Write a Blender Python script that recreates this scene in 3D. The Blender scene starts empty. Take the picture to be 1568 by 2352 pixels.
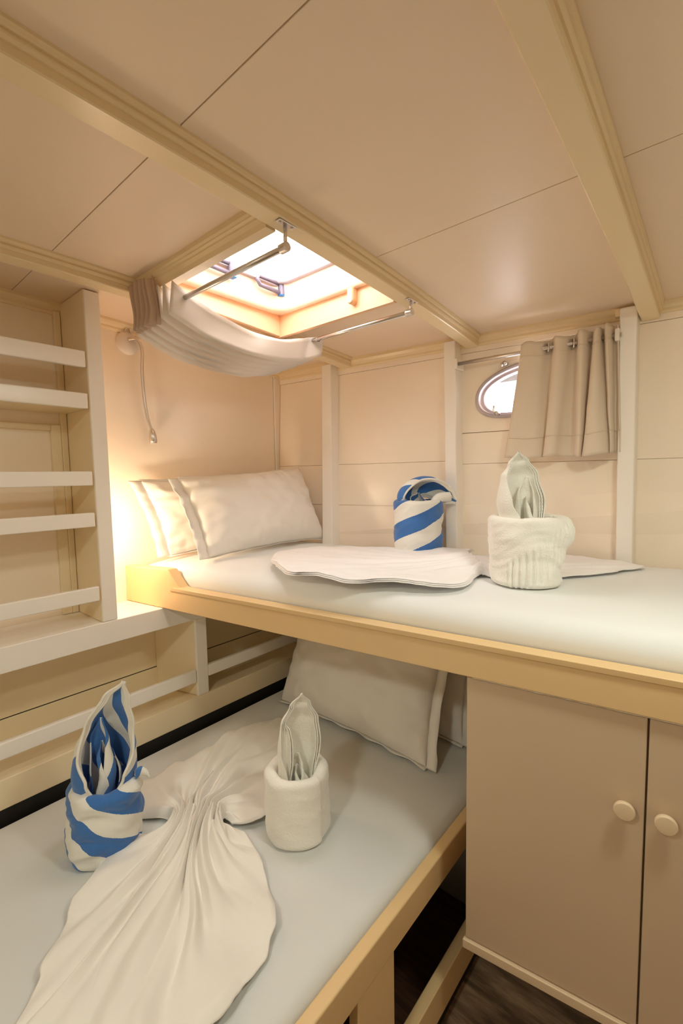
import bpy, bmesh, math, random
from math import sin, cos, pi, radians, sqrt, exp
from mathutils import Vector, Matrix, noise
random.seed(7)
D = bpy.data
SC = bpy.context.scene
COL = SC.collection

# ------------------------------------------------------------------ camera
cam = D.cameras.new('camera'); camo = D.objects.new('camera', cam); COL.objects.link(camo)
yaw, pit, rol, F = 0.70958987, 0.08038778, -0.01700767, 1038.56
fwd = Vector((-sin(yaw) * cos(pit), cos(yaw) * cos(pit), -sin(pit)))
rgt = Vector((cos(yaw), sin(yaw), 0)); upv = rgt.cross(fwd)
r2 = cos(rol) * rgt + sin(rol) * upv; u2 = -sin(rol) * rgt + cos(rol) * upv
camo.matrix_world = Matrix(((r2.x, u2.x, -fwd.x, 1.55), (r2.y, u2.y, -fwd.y, -1.41758), (r2.z, u2.z, -fwd.z, 0), (0, 0, 0, 1)))
cam.sensor_fit = 'VERTICAL'; cam.sensor_height = 36; cam.sensor_width = 24
cam.lens = F * 36 / 2352; cam.clip_start = .02
SC.camera = camo

# ------------------------------------------------------------------ sky, lights, exposure
world = D.worlds.new('sky'); SC.world = world; world.use_nodes = True
wb = world.node_tree.nodes['Background']
wb.inputs[0].default_value = (1.0, .965, .97, 1); wb.inputs[1].default_value = 7.0
SC.view_settings.view_transform = 'Standard'; SC.view_settings.look = 'None'
SC.view_settings.exposure = 0.54; SC.view_settings.gamma = 1; SC.view_settings.use_curve_mapping = False
SC.cycles.max_bounces = 12; SC.cycles.diffuse_bounces = 8; SC.cycles.use_denoising = True
SC.cycles.sample_clamp_indirect = 6.0; SC.cycles.caustics_reflective = False; SC.cycles.caustics_refractive = False

LAMP_POWER = 3.2; LAMP_COLOR = (.94, 1.0, .86)
READ_POWER = 1.7

# ------------------------------------------------------------------ geometry rules of the cabin
def zc(y):                      # cambered deckhead
    return .465 + .065 * (1 - ((y + 1.3) / 1.3) ** 2) if y > -1.3 else .53
def W(x, z):                    # hull side wall
    t = min(max((z + .27) / .735, 0), 1)
    return (-.06 + .18 * x) * (1 - t) + (-.02 + .10 * x) * t
def RY(x): return -.7475 + .142 * x   # front face of the upper bunk rail
FLOOR = -1.30

# ------------------------------------------------------------------ materials
def nm(name):
    m = D.materials.new(name); m.use_nodes = True
    nt = m.node_tree; return m, nt, nt.nodes['Principled BSDF']
def bump(nt, b, height, strength=.3, dist=.002):
    n = nt.nodes.new('ShaderNodeBump'); n.inputs['Strength'].default_value = strength; n.inputs['Distance'].default_value = dist
    nt.links.new(height, n.inputs['Height']); nt.links.new(n.outputs[0], b.inputs['Normal']); return n
def noise_node(nt, scale, detail=3, coord='Object', vec=None):
    t = nt.nodes.new('ShaderNodeTexCoord'); n = nt.nodes.new('ShaderNodeTexNoise')
    n.inputs['Scale'].default_value = scale; n.inputs['Detail'].default_value = detail
    src = t.outputs[coord]
    if vec:
        mp = nt.nodes.new('ShaderNodeMapping'); mp.inputs['Scale'].default_value = vec
        nt.links.new(src, mp.inputs[0]); src = mp.outputs[0]
    nt.links.new(src, n.inputs['Vector']); return n
def paint(name, col, rough=.3, bs=.25, var=.04, scale=9):
    m, nt, b = nm(name)
    n = noise_node(nt, 3.0, 4)
    mx = nt.nodes.new('ShaderNodeMix'); mx.data_type = 'RGBA'
    mx.inputs[6].default_value = (*[c * (1 - var) for c in col], 1); mx.inputs[7].default_value = (*[min(1, c * (1 + var)) for c in col], 1)
    nt.links.new(n.outputs['Fac'], mx.inputs[0]); nt.links.new(mx.outputs[2], b.inputs['Base Color'])
    b.inputs['Roughness'].default_value = rough
    w = noise_node(nt, scale, 3); f = noise_node(nt, 130, 2)
    ad = nt.nodes.new('ShaderNodeMath'); ad.operation = 'MULTIPLY_ADD'; ad.inputs[1].default_value = .06
    nt.links.new(f.outputs['Fac'], ad.inputs[0]); nt.links.new(w.outputs['Fac'], ad.inputs[2])
    bump(nt, b, ad.outputs[0], bs, .004)
    return m
def fabric(name, col, scale=700, bs=.25, rough=.9, sheen=.3, wr=0.0):
    m, nt, b = nm(name)
    b.inputs['Base Color'].default_value = (*col, 1); b.inputs['Roughness'].default_value = rough
    b.inputs['Sheen Weight'].default_value = sheen; b.inputs['Specular IOR Level'].default_value = .15
    n = noise_node(nt, scale, 2)
    h = n.outputs['Fac']
    if wr:
        w = noise_node(nt, 14, 4, vec=(1, 1, .5))
        ad = nt.nodes.new('ShaderNodeMath'); ad.operation = 'MULTIPLY_ADD'; ad.inputs[1].default_value = wr
        nt.links.new(w.outputs['Fac'], ad.inputs[0]); nt.links.new(h, ad.inputs[2]); h = ad.outputs[0]
    bump(nt, b, h, bs, .0012)
    return m
def plain(name, col, rough=.5, metal=0.0, **kw):
    m, nt, b = nm(name)
    b.inputs['Base Color'].default_value = (*col, 1); b.inputs['Roughness'].default_value = rough; b.inputs['Metallic'].default_value = metal
    n = noise_node(nt, 60, 2); r = nt.nodes.new('ShaderNodeMapRange')
    r.inputs['To Min'].default_value = rough * .85; r.inputs['To Max'].default_value = min(1, rough * 1.15)
    nt.links.new(n.outputs['Fac'], r.inputs['Value']); nt.links.new(r.outputs[0], b.inputs['Roughness'])
    return m
M = {}
M['wall'] = paint('cream_wall_paint', (.92, .81, .68), .22, .12)
M['white'] = paint('pale_cream_gloss', (.91, .86, .80), .25, .12)
M['ceil'] = paint('ceiling_panel_paint', (.82, .67, .52), .42, .08, scale=5)
M['beam'] = paint('yellow_cream_paint', (.82, .67, .43), .25, .15)
M['rail'] = paint('ochre_cream_paint', (.76, .54, .28), .38, .25)
M['shelf'] = paint('shelf_cream_paint', (.85, .72, .50), .32, .15)
M['cab'] = paint('cabinet_laminate', (.60, .46, .32), .42, .03, .03)
M['cabedge'] = paint('cabinet_edge_trim', (.74, .58, .40), .35, .03)
M['hatchpaint'] = paint('hatch_lining_paint', (.84, .54, .32), .35, .1)
M['hatchframe'] = paint('hatch_white_moulding', (.90, .70, .54), .35, .05)
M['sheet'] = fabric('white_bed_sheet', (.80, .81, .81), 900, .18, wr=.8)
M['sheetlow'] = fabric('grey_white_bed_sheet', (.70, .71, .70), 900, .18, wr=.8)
M['cloth'] = fabric('white_cotton_cloth', (.86, .83, .78), 900, .12)
M['clothup'] = fabric('bright_white_cotton_cloth', (.90, .88, .89), 900, .12)
M['pillow'] = fabric('white_pillowcase_cotton', (.86, .82, .77), 800, .25, wr=3.0)
M['terry'] = fabric('cream_terry_towelling', (.88, .86, .80), 300, 1.0, sheen=.6)
M['curtain'] = fabric('beige_curtain_weave', (.74, .63, .51), 1200, .2)
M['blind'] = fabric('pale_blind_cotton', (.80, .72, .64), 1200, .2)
M['blind_shade'] = fabric('shaded_blind_cotton', (.56, .42, .32), 1200, .2)  # same blind cotton, with the shade on its pleat ends coloured in
M['steel'] = plain('brushed_stainless_steel', (.72, .68, .66), .25, 1.0)
M['grey'] = plain('mauve_grey_anodised_metal', (.50, .44, .48), .4, .4)
M['hatchmetal'] = plain('dull_purple_grey_metal', (.20, .17, .22), .5, .2)
M['dark'] = plain('black_gap_and_kickboard', (.012, .010, .010), .6)  # black of the kickboard, and of the shaded gap under the ledge front
M['gap'] = plain('dark_shadow_gap_board', (.03, .022, .016), .8)
M['darkgrey'] = plain('dark_grey_painted_board', (.34, .31, .29), .7)
M['plasticw'] = plain('white_plastic', (.80, .74, .70), .35)
M['blue'] = plain('blue_plastic', (.03, .20, .55), .4)

def stripes_mat(name, fu, fv, phase, duty=.5):
    m, nt, b = nm(name)
    uv = nt.nodes.new('ShaderNodeUVMap'); uv.uv_map = 'UVMap'
    sp = nt.nodes.new('ShaderNodeSeparateXYZ'); nt.links.new(uv.outputs[0], sp.inputs[0])
    nz = noise_node(nt, 90, 3, coord='UV')
    def mth(op, a, c, d=None):
        n = nt.nodes.new('ShaderNodeMath'); n.operation = op
        for i, v in enumerate((a, c, d)):
            if v is None: continue
            if isinstance(v, (int, float)): n.inputs[i].default_value = v
            else: nt.links.new(v, n.inputs[i])
        return n.outputs[0]
    a = mth('MULTIPLY', sp.outputs[0], fu); a = mth('MULTIPLY_ADD', sp.outputs[1], fv, a)
    a = mth('ADD', a, phase); a = mth('MULTIPLY_ADD', nz.outputs['Fac'], .03, a)
    fr = mth('FRACT', a, None); st = mth('LESS_THAN', fr, duty)
    mx = nt.nodes.new('ShaderNodeMix'); mx.data_type = 'RGBA'
    nt.links.new(st, mx.inputs[0])
    mx.inputs[6].default_value = (.80, .79, .74, 1)
    n2 = noise_node(nt, 220, 3, coord='UV', vec=(.3, 3, 1))
    c2 = nt.nodes.new('ShaderNodeMix'); c2.data_type = 'RGBA'; nt.links.new(n2.outputs['Fac'], c2.inputs[0])
    c2.inputs[6].default_value = (.035, .13, .40, 1); c2.inputs[7].default_value = (.08, .22, .56, 1)
    nt.links.new(c2.outputs[2], mx.inputs[7])
    nt.links.new(mx.outputs[2], b.inputs['Base Color'])
    b.inputs['Roughness'].default_value = .9; b.inputs['Sheen Weight'].default_value = .3; b.inputs['Specular IOR Level'].default_value = .1
    n3 = noise_node(nt, 500, 2); bump(nt, b, n3.outputs['Fac'], .7, .0012)
    return m

def wood_mat(name, c1, c2, c3, sc=(3, 40, 1)):
    m, nt, b = nm(name)
    w = noise_node(nt, 1.6, 8, vec=sc); w.inputs['Distortion'].default_value = 1.5
    g = noise_node(nt, 9, 6, vec=(sc[0] * 2, sc[1] * 6, 1))
    r = nt.nodes.new('ShaderNodeValToRGB')
    r.color_ramp.elements[0].position = .35; r.color_ramp.elements[0].color = (*c1, 1)
    r.color_ramp.elements[1].position = .68; r.color_ramp.elements[1].color = (*c3, 1)
    e = r.color_ramp.elements.new(.52); e.color = (*c2, 1)
    ad = nt.nodes.new('ShaderNodeMath'); ad.operation = 'MULTIPLY_ADD'; ad.inputs[1].default_value = .35
    sb = nt.nodes.new('ShaderNodeMath'); sb.operation = 'SUBTRACT'; sb.inputs[1].default_value = .17
    nt.links.new(g.outputs['Fac'], ad.inputs[0]); nt.links.new(w.outputs['Fac'], ad.inputs[2]); nt.links.new(ad.outputs[0], sb.inputs[0])
    nt.links.new(sb.outputs[0], r.inputs[0]); nt.links.new(r.outputs[0], b.inputs['Base Color'])
    b.inputs['Roughness'].default_value = .45; bump(nt, b, g.outputs['Fac'], .25, .001)
    return m
M['floor'] = wood_mat('brown_wood_grain_vinyl', (.14, .095, .06), (.28, .19, .12), (.46, .33, .21), (2.2, 13, 1))
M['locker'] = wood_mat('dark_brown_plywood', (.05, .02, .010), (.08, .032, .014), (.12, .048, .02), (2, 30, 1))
def glass_mat(name, tint=(1, 1, 1)):
    m, nt, b = nm(name); nt.nodes.remove(b)
    t = nt.nodes.new('ShaderNodeBsdfTransparent'); t.inputs[0].default_value = (*tint, 1)
    g = nt.nodes.new('ShaderNodeBsdfGlossy'); g.inputs['Roughness'].default_value = .05
    mx = nt.nodes.new('ShaderNodeMixShader')
    mx.inputs[0].default_value = .06; nt.links.new(t.outputs[0], mx.inputs[1]); nt.links.new(g.outputs[0], mx.inputs[2])
    nt.links.new(mx.outputs[0], nt.nodes['Material Output'].inputs[0]); return m
M['glass'] = glass_mat('clear_window_glass')
def emit_mat(name, col, s):
    m, nt, b = nm(name); b.inputs['Base Color'].default_value = (.9, .9, .9, 1)
    b.inputs['Emission Color'].default_value = (*col, 1); b.inputs['Emission Strength'].default_value = s; return m

# ------------------------------------------------------------------ helpers
def link_mesh(name, bm, mat, parent=None, smooth=False, bevel=0, seg=2, kind=None, loc=None, auto=None):
    me = D.meshes.new(name); bmesh.ops.recalc_face_normals(bm, faces=bm.faces); bm.to_mesh(me); bm.free()
    if me.uv_layers: me.uv_layers[0].name = 'UVMap'
    for m in (mat if isinstance(mat, (list, tuple)) else [mat]): me.materials.append(M[m] if isinstance(m, str) else m)
    o = D.objects.new(name, me); COL.objects.link(o)
    if smooth:
        me.polygons.foreach_set('use_smooth', [True] * len(me.polygons))
    if bevel:
        b = o.modifiers.new('bevel', 'BEVEL'); b.width = bevel; b.segments = seg; b.limit_method = 'ANGLE'; b.angle_limit = radians(35)
        me.polygons.foreach_set('use_smooth', [True] * len(me.polygons))
        w = o.modifiers.new('wn', 'WEIGHTED_NORMAL'); w.keep_sharp = True
    if parent: o.parent = parent
    if kind: o['kind'] = kind
    return o
def thing(name, label, cat, group=None):
    o = D.objects.new(name, None); COL.objects.link(o); o.empty_display_size = .05
    o['label'] = label; o['category'] = cat
    if group: o['group'] = group
    return o
def tag(o, label, cat, group=None):
    o['label'] = label; o['category'] = cat
    if group: o['group'] = group
    return o
def hexa(bm, p):     # 8 points: bottom 4 ccw, top 4 ccw
    v = [bm.verts.new(q) for q in p]
    for f in ((3, 2, 1, 0), (4, 5, 6, 7), (0, 1, 5, 4), (1, 2, 6, 5), (2, 3, 7, 6), (3, 0, 4, 7)): bm.faces.new([v[i] for i in f])
def box(bm, x0, x1, y0, y1, z0, z1):
    hexa(bm, [(x0, y0, z0), (x1, y0, z0), (x1, y1, z0), (x0, y1, z0), (x0, y0, z1), (x1, y0, z1), (x1, y1, z1), (x0, y1, z1)])
def bx(name, b, mat, parent=None, bevel=.002, **k):
    bm = bmesh.new(); box(bm, *b); return link_mesh(name, bm, mat, parent, bevel=bevel, **k)
def grid(bm, pts, closed_u=False, closed_v=False, uvs=None, mi=None):
    nu, nv = len(pts), len(pts[0])
    vs = [[bm.verts.new(p) for p in row] for row in pts]
    L = bm.loops.layers.uv.verify() if uvs else None
    for i in range(nu - (0 if closed_u else 1)):
        for j in range(nv - (0 if closed_v else 1)):
            a, b_, c, d = (i, j), (i, j + 1), (i + 1, j + 1), (i + 1, j)
            q = [vs[p[0] % nu][p[1] % nv] for p in (a, b_, c, d)]
            if len(set(q)) < 4: continue
            f = bm.faces.new(q)
            if mi is not None: f.material_index = mi
            if uvs:
                for lp, (ii, jj) in zip(f.loops, (a, b_, c, d)): lp[L].uv = uvs(ii, jj)
    return vs
def tube(bm, pts, r, n=10, caps=True):
    pts = [Vector(p) for p in pts]; rows = []
    t0 = (pts[1] - pts[0]).normalized(); up = Vector((0, 0, 1)) if abs(t0.z) < .9 else Vector((1, 0, 0))
    nrm = t0.cross(up).normalized()
    for i, p in enumerate(pts):
        t = (pts[min(i + 1, len(pts) - 1)] - pts[max(i - 1, 0)]).normalized()
        nrm = (nrm - t * nrm.dot(t)).normalized(); bn = t.cross(nrm)
        rr = r[i] if isinstance(r, (list, tuple)) else r
        rows.append([p + rr * (cos(2 * pi * k / n) * nrm + sin(2 * pi * k / n) * bn) for k in range(n)])
    vs = grid(bm, rows, closed_v=True)
    if caps:
        bm.faces.new(vs[0][::-1]); bm.faces.new(vs[-1])
def cyl(bm, a, b, r, n=20): tube(bm, [a, b], r, n)
def sweep_y(bm, prof, y0, y1, n=24, xs=lambda y: 0, zf=zc):   # closed profile [(x, dz)] along y following the camber
    rows = []
    for i in range(n + 1):
        y = y0 + (y1 - y0) * i / n
        rows.append([(p[0] + xs(y), y, zf(y) + p[1]) for p in prof])
    vs = grid(bm, rows, closed_v=True); bm.faces.new(vs[0][::-1]); bm.faces.new(vs[-1])
def sweep_x(bm, prof, x0, x1, wz=.465, n=6, zf=lambda x, y: 0):  # closed profile [(out, z)] along the hull wall
    rows = []
    for i in range(n + 1):
        x = x0 + (x1 - x0) * i / n
        rows.append([(x, W(x, wz) - p[0], p[1]) for p in prof])
    vs = grid(bm, rows, closed_v=True); bm.faces.new(vs[0][::-1]); bm.faces.new(vs[-1])
def wbox(bm, x0, x1, z0, z1, off, th):     # plate on the hull wall, its face `off` in front of the wall surface
    hexa(bm, [(x0, W(x0, z0) - off, z0), (x1, W(x1, z0) - off, z0), (x1, W(x1, z0) - off + th, z0), (x0, W(x0, z0) - off + th, z0),
              (x0, W(x0, z1) - off, z1), (x1, W(x1, z1) - off, z1), (x1, W(x1, z1) - off + th, z1), (x0, W(x0, z1) - off + th, z1)])

# ================================================================== SETTING
XR, YB = 2.75, -2.55       # aft bulkhead and inboard bulkhead (both behind the camera)
# floor
fl = bx('floor', (-.02, XR, YB, 1.0, FLOOR - .03, FLOOR), 'floor', bevel=0, kind='structure')
# ---- ceiling backing with the skylight hole, then panels
HX0, HX1, HY0, HY1 = .40, .845, -.80, -.375
bm = bmesh.new()
def cplate(bm, x0, x1, y0, y1, o0, o1, n=None):
    n = n or max(2, int((y1 - y0) / .06))
    sweep_y(bm, [(x0, o0), (x1, o0), (x1, o1), (x0, o1)], y0, y1, n)
cplate(bm, -.02, HX0 - .01, YB, .62, .014, .03); cplate(bm, HX1 + .01, XR, YB, .62, .014, .03)
cplate(bm, HX0 - .01, HX1 + .01, YB, HY0 - .01, .014, .03); cplate(bm, HX0 - .01, HX1 + .01, HY1 + .01, .62, .014, .03)
ceiling = link_mesh('ceiling', bm, 'gap', kind='structure')
g = .0008
def cpanel(x0, x1, y0, y1):
    bm = bmesh.new(); cplate(bm, x0 + g, x1 - g, y0 + g, y1 - g, 0, .012)
    return link_mesh('panel', bm, 'ceil', ceiling, bevel=.0007, seg=1)
S1, S2 = -1.02, -.523
YW = .30
for (x0, x1, ys) in ((-.01, .33, (YB, -2.0, -1.5, S1, S2, YW)), (.8945, 1.372, (YB, -2.0, -1.5, S1, S2, YW)),
                     (1.372, 1.9, (YB, -2.0, -1.5, S1, S2, YW)), (1.9, XR, (YB, -2.0, -1.5, S1, S2, YW))):
    for a, b_ in zip(ys[:-1], ys[1:]): cpanel(x0, x1, a, b_)
for a, b_ in zip((YB, -2.0, -1.5, S1), (-2.0, -1.5, S1, -.80)): cpanel(.33, .87, a, b_)
cpanel(.33, .87, HY1 + .002, YW)
cpanel(.33, HX0, -.80, HY1 + .002)
# ---- deckhead beams with their mouldings
def beam(name, x0, x1, drop, y0, y1, xs=lambda y: 0):
    bm = bmesh.new()
    sweep_y(bm, [(x0, 0.002), (x0, -drop + .003), (x0 + .003, -drop), (x1 - .002, -drop), (x1, -drop + .002), (x1, 0.002)], y0, y1, 40, xs)
    root = link_mesh(name, bm, 'beam', kind='structure', bevel=0)
    for p in root.data.polygons: p.use_smooth = False
    return root
def moulding(parent, x, d, drop, y0, y1, xs=lambda y: 0):    # stepped side moulding, d=+1 on the aft side
    bm = bmesh.new()
    pr = [(0, .001), (0, -drop * .62), (d * .003, -drop * .62), (d * .0055, -drop * .5), (d * .006, -drop * .42), (d * .0035, -drop * .36),
          (d * .0035, -drop * .32), (d * .008, -drop * .26), (d * .0105, -drop * .12), (d * .0105, -.0), (d * .0105, .001)]
    pr = [(x + a, b_) for a, b_ in pr]
    if d > 0: pr = pr[::-1]
    sweep_y(bm, pr, y0, y1, 40, xs)
    return link_mesh('moulding', bm, 'beam', parent)
yw = lambda x: W(x, .465) - .002
bA = beam('trim_1', .850, .893, .036, YB, yw(.87)); moulding(bA, .893, 1, .036, YB, yw(.87)); moulding(bA, .850, -1, .02, YB, HY0 - .03)
skew = lambda y: .055 * (y + 1.0)
bC = beam('trim_2', .289, .334, .036, YB, yw(.34), skew); moulding(bC, .334, 1, .036, YB, yw(.34), skew)
bB = beam('trim_3', 1.345, 1.388, .040, YB, yw(1.37)); moulding(bB, 1.388, 1, .040, YB, yw(1.37)); moulding(bB, 1.345, -1, .03, YB, yw(1.37))
bD = beam('trim_4', 2.05, 2.10, .04, YB, yw(2.07))
# ---- left wall (forward bulkhead)
wl = bx('wall_left', (-.05, -.004, YB, .2, FLOOR, .56), 'gap', bevel=0, kind='structure')
def lpanel(y0, y1, z0, z1, name='panel', th=.004, mat='wall'):
    return bx(name, (-.004, th - .004, y0, y1, z0, z1), mat, wl, bevel=.0015)
lpanel(-.905, -.062, -.42, .56); lpanel(-.060, .05, -.42, .56, th=.006)
lpanel(YB, -.907, -.42, .56)
lpanel(YB, .1, -.676, -.424, mat='shelf'); lpanel(YB, .1, FLOOR, -.679, mat='shelf', th=.006)
bm = bmesh.new(); tube(bm, [(.004, -.061, -.42), (.004, -.061, .49)], .0035, 6); link_mesh('bead', bm, 'white', wl)
# cornice on the left wall
bm = bmesh.new()
sweep_y(bm, [(0, .004), (0, -.034), (.006, -.034), (.009, -.028), (.009, -.022), (.014, -.016), (.018, -.008), (.018, .004)][::-1], YB, yw(.0) , 40)
link_mesh('cornice', bm, 'beam', wl)
# ---- hull side wall
bm = bmesh.new()
for (z0, z1) in ((FLOOR, -.27), (-.27, .02), (.43, .56)): wbox(bm, -.02, XR, z0, z1, -.012, .03)
wbox(bm, .84, 1.30, .02, .165, -.012, .03); wbox(bm, .84, 1.30, .395, .43, -.012, .03); wbox(bm, .84, .858, .165, .395, -.012, .03); wbox(bm, 1.22, 1.30, .165, .395, -.012, .03)
for (x0, x1) in ((-.02, .84), (1.30, XR)): wbox(bm, x0, x1, .02, .43, -.012, .03)
wr = link_mesh('wall_right', bm, 'wall', kind='structure')
# boards between the posts
def wpanel(x0, x1, z0, z1, off=0.0, mat='wall', bev=.002):
    bm = bmesh.new(); wbox(bm, x0, x1, z0 + .0003, z1 - .0003, off, .012 + off)
    return link_mesh('panel', bm, mat, wr, bevel=bev)
bays = ((.004, .290), (.290, .812), (.812, 1.32), (1.32, 2.1), (2.1, XR))
for k, (x0, x1) in enumerate(bays):
    wpanel(x0, x1, .408, .56, .004)
    wpanel(x0, x1, -.121, .045 if k < 2 else .033)
    wpanel(x0, x1, -.50, -.121, -.004)
    wpanel(x0, x1, FLOOR, -.50, -.004)
    if k < 2 or k > 2: wpanel(x0, x1, .045 if k < 2 else .033, .408)
# porthole bay: board with an oval opening
PCX, PCZ, PA, PB = 1.045, .272, .158, .078
def oval(t, a, b_, tilt=.16):
    # rounded oblong, a little slanted
    c, s = cos(t), sin(t)
    x = a * math.copysign(abs(c) ** .85, c); z = b_ * math.copysign(abs(s) ** .85, s)
    return PCX + x, PCZ + z + tilt * x
bm = bmesh.new(); N = 64
def rect_pt(t, x0, x1, z0, z1):
    c, s = cos(t), sin(t)
    sx = (x1 - PCX) / c if c > 1e-9 else ((x0 - PCX) / c if c < -1e-9 else 1e9)
    sz = (z1 - PCZ) / s if s > 1e-9 else ((z0 - PCZ) / s if s < -1e-9 else 1e9)
    m_ = min(sx, sz); return PCX + c * m_, PCZ + s * m_
X0, X1, Z0, Z1 = .812, 1.32, .1408, .4072
angs = sorted([2 * pi * i / N for i in range(N)] + [math.atan2(z - PCZ, x - PCX) % (2 * pi) for x in (X0, X1) for z in (Z0, Z1)])
rows = []
for t in angs:
    ox, oz = oval(t, PA, PB); rx, rz = rect_pt(t, X0, X1, Z0, Z1)
    rows.append([(rx, W(rx, rz), rz), (ox, W(ox, oz), oz), (ox, W(ox, oz) + .05, oz), (rx, W(rx, rz) + .05, rz)])
grid(bm, rows, closed_u=True, closed_v=True)
link_mesh('panel', bm, 'wall', wr)
wpanel(.812, 1.32, .033, .1392)
# cornice
bm = bmesh.new()
sweep_x(bm, [(0, .425), (.006, .425), (.009, .430), (.009, .436), (.015, .443), (.019, .452), (.019, .475), (0, .475)], 0, XR)
link_mesh('cornice', bm, 'beam', wr)
for (x0, x1, d) in ((.270, .318, .045), (.790, .831, .045), (1.300, 1.342, .045), (2.05, 2.09, .045)):
    bm = bmesh.new(); wbox(bm, x0, x1, -.38, .448, d, d + .01); link_mesh('post', bm, 'white', wr, bevel=.004)
bm = bmesh.new(); wbox(bm, 1.286, 1.30, .43, .452, .03, .03); link_mesh('block', bm, 'beam', wr, bevel=.002)
# ---- the two bulkheads behind the camera
bx('wall_back', (XR, XR + .04, YB, 1.0, FLOOR, .56), 'wall', bevel=0, kind='structure')
wn = bx('wall_near', (-.02, XR, YB - .04, YB, FLOOR, .56), 'wall', bevel=0, kind='structure')

# ================================================================== SKYLIGHT
w1 = D.objects.new('window_1', None); COL.objects.link(w1); w1['kind'] = 'structure'
# lining boards of the opening
T0 = .545
def lining(b, mat='hatchpaint'):
    return bx('lining', b, mat, w1, bevel=.001)
def lin_c(x0, x1, y0, y1, drop, top=T0, mat='hatchpaint', name='lining'):
    bm = bmesh.new(); ya, yb = y0, y1
    hexa(bm, [(x0, y0, zc(y0) - drop), (x1, y0, zc(y0) - drop), (x1, y1, zc(y1) - drop), (x0, y1, zc(y1) - drop), (x0, y0, top), (x1, y0, top), (x1, y1, top), (x0, y1, top)])
    return link_mesh(name, bm, mat, w1, bevel=.0015)
lin_c(HX0 - .015, HX0, HY0, HY1, .034)
lin_c(HX1 - .001, HX1 + .006, HY0, HY1, .030)
# fore and aft frame pieces carrying mouldings (across the cabin)
def cross_trim(y, d, drop, x0, x1):
    # frame bar whose moulded side faces d (-1 towards inboard)
    bm = bmesh.new(); z = zc(y)
    wd = .024
    pr = [(0, 0), (0, -drop * .25), (d * .004, -drop * .35), (d * .004, -drop * .42), (d * .009, -drop * .5), (d * .009, -drop * .6),
          (d * .015, -drop * .75), (d * .018, -drop), (d * (.018 + wd), -drop), (d * (.018 + wd), .03), (0, .03)]
    rows = [[(x, y - a, z + b_) for a, b_ in pr] for x in (x0, x1)]
    vs = grid(bm, rows, closed_v=True); bm.faces.new(vs[0][::-1]); bm.faces.new(vs[-1])
    return link_mesh('moulding', bm, 'beam', w1)
cross_trim(-.830, -1, .040, .345, .850)
bm = bmesh.new()
z = zc(-.365)
pr = [(0, -.012), (-.018, -.014), (-.021, -.020), (-.026, -.026), (-.026, -.036), (-.040, -.036), (-.040, T0 - z), (0, T0 - z)]
rows = [[(x, -.335 + a, z + b_) for a, b_ in pr] for x in (.345, .850)]
vs = grid(bm, rows, closed_v=True); bm.faces.new(vs[0][::-1]); bm.faces.new(vs[-1])
link_mesh('moulding', bm, 'hatchpaint', w1)
# hatch trim ring with rounded corners and its tunnel up to the pane
def rrect(x0, x1, y0, y1, r, n=8):
    out = []
    for (cx, cy, a0) in ((x1 - r, y1 - r, 0), (x0 + r, y1 - r, 90), (x0 + r, y0 + r, 180), (x1 - r, y0 + r, 270)):
        for k in range(n + 1):
            a = radians(a0 + 90 * k / n); out.append((cx + r * cos(a), cy + r * sin(a)))
    return out
bm = bmesh.new()
HI = (.425, .815, -.785, -.392)
rows = []
for (e, zz, rr) in ((.05, T0, .02), (.05, .530, .02), (.004, .526, .055), (.0, .530, .055), (-.002, .538, .055), (-.008, .60, .05), (-.010, .605, .05), (.0, .612, .04)):
    rows.append([(x, y, zz) for x, y in rrect(HI[0] - e, HI[1] + e, HI[2] - e, HI[3] + e, rr)])
grid(bm, rows, closed_v=True)
link_mesh('trim_ring', bm, 'hatchframe', w1, smooth=True)
bm = bmesh.new()
rows = []
for (e, zz) in ((-.004, .603), (-.018, .603), (-.020, .608), (-.020, .622), (.02, .626), (.02, .603)):
    rows.append([(x, y, zz) for x, y in rrect(HI[0] - e, HI[1] + e, HI[2] - e, HI[3] + e, .045)])
grid(bm, rows + [rows[0]], closed_v=True)
link_mesh('frame', bm, 'grey', w1, smooth=True)
bx('pane', (HI[0] - .01, HI[1] + .01, HI[2] - .01, HI[3] + .01, .614, .622), 'glass', w1, bevel=0)
# coaming outside so the opening is closed round its edge
bm = bmesh.new()
for b_ in ((.33, .425, -.88, -.30), (.815, .91, -.88, -.30), (.425, .815, -.88, -.785), (.425, .815, -.392, -.30)):
    box(bm, b_[0] - .0, b_[1], b_[2], b_[3], .612, .634)
for b_ in ((.33, .335, -.88, -.30), (.905, .91, -.88, -.30), (.335, .905, -.88, -.875), (.335, .905, -.305, -.30)):
    box(bm, *b_, .537, .612)
link_mesh('coaming', bm, 'plasticw', w1)
# wooden turn button on the lining
bm = bmesh.new()
rows = []
for yy in (-.376, -.392, -.396):
    rr = .011 if yy > -.395 else .008
    rows.append([(.716 + (rr) * cos(radians(a)), yy, .494 + rr * sin(radians(a))) for a in range(180, 361, 18)] + [(.716 + rr, yy, .525), (.716 - rr, yy, .525)])
vs = grid(bm, rows, closed_v=True); bm.faces.new(vs[-1]); bm.faces.new(vs[0][::-1])
link_mesh('turn_button', bm, 'hatchpaint', w1, smooth=False)
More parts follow.
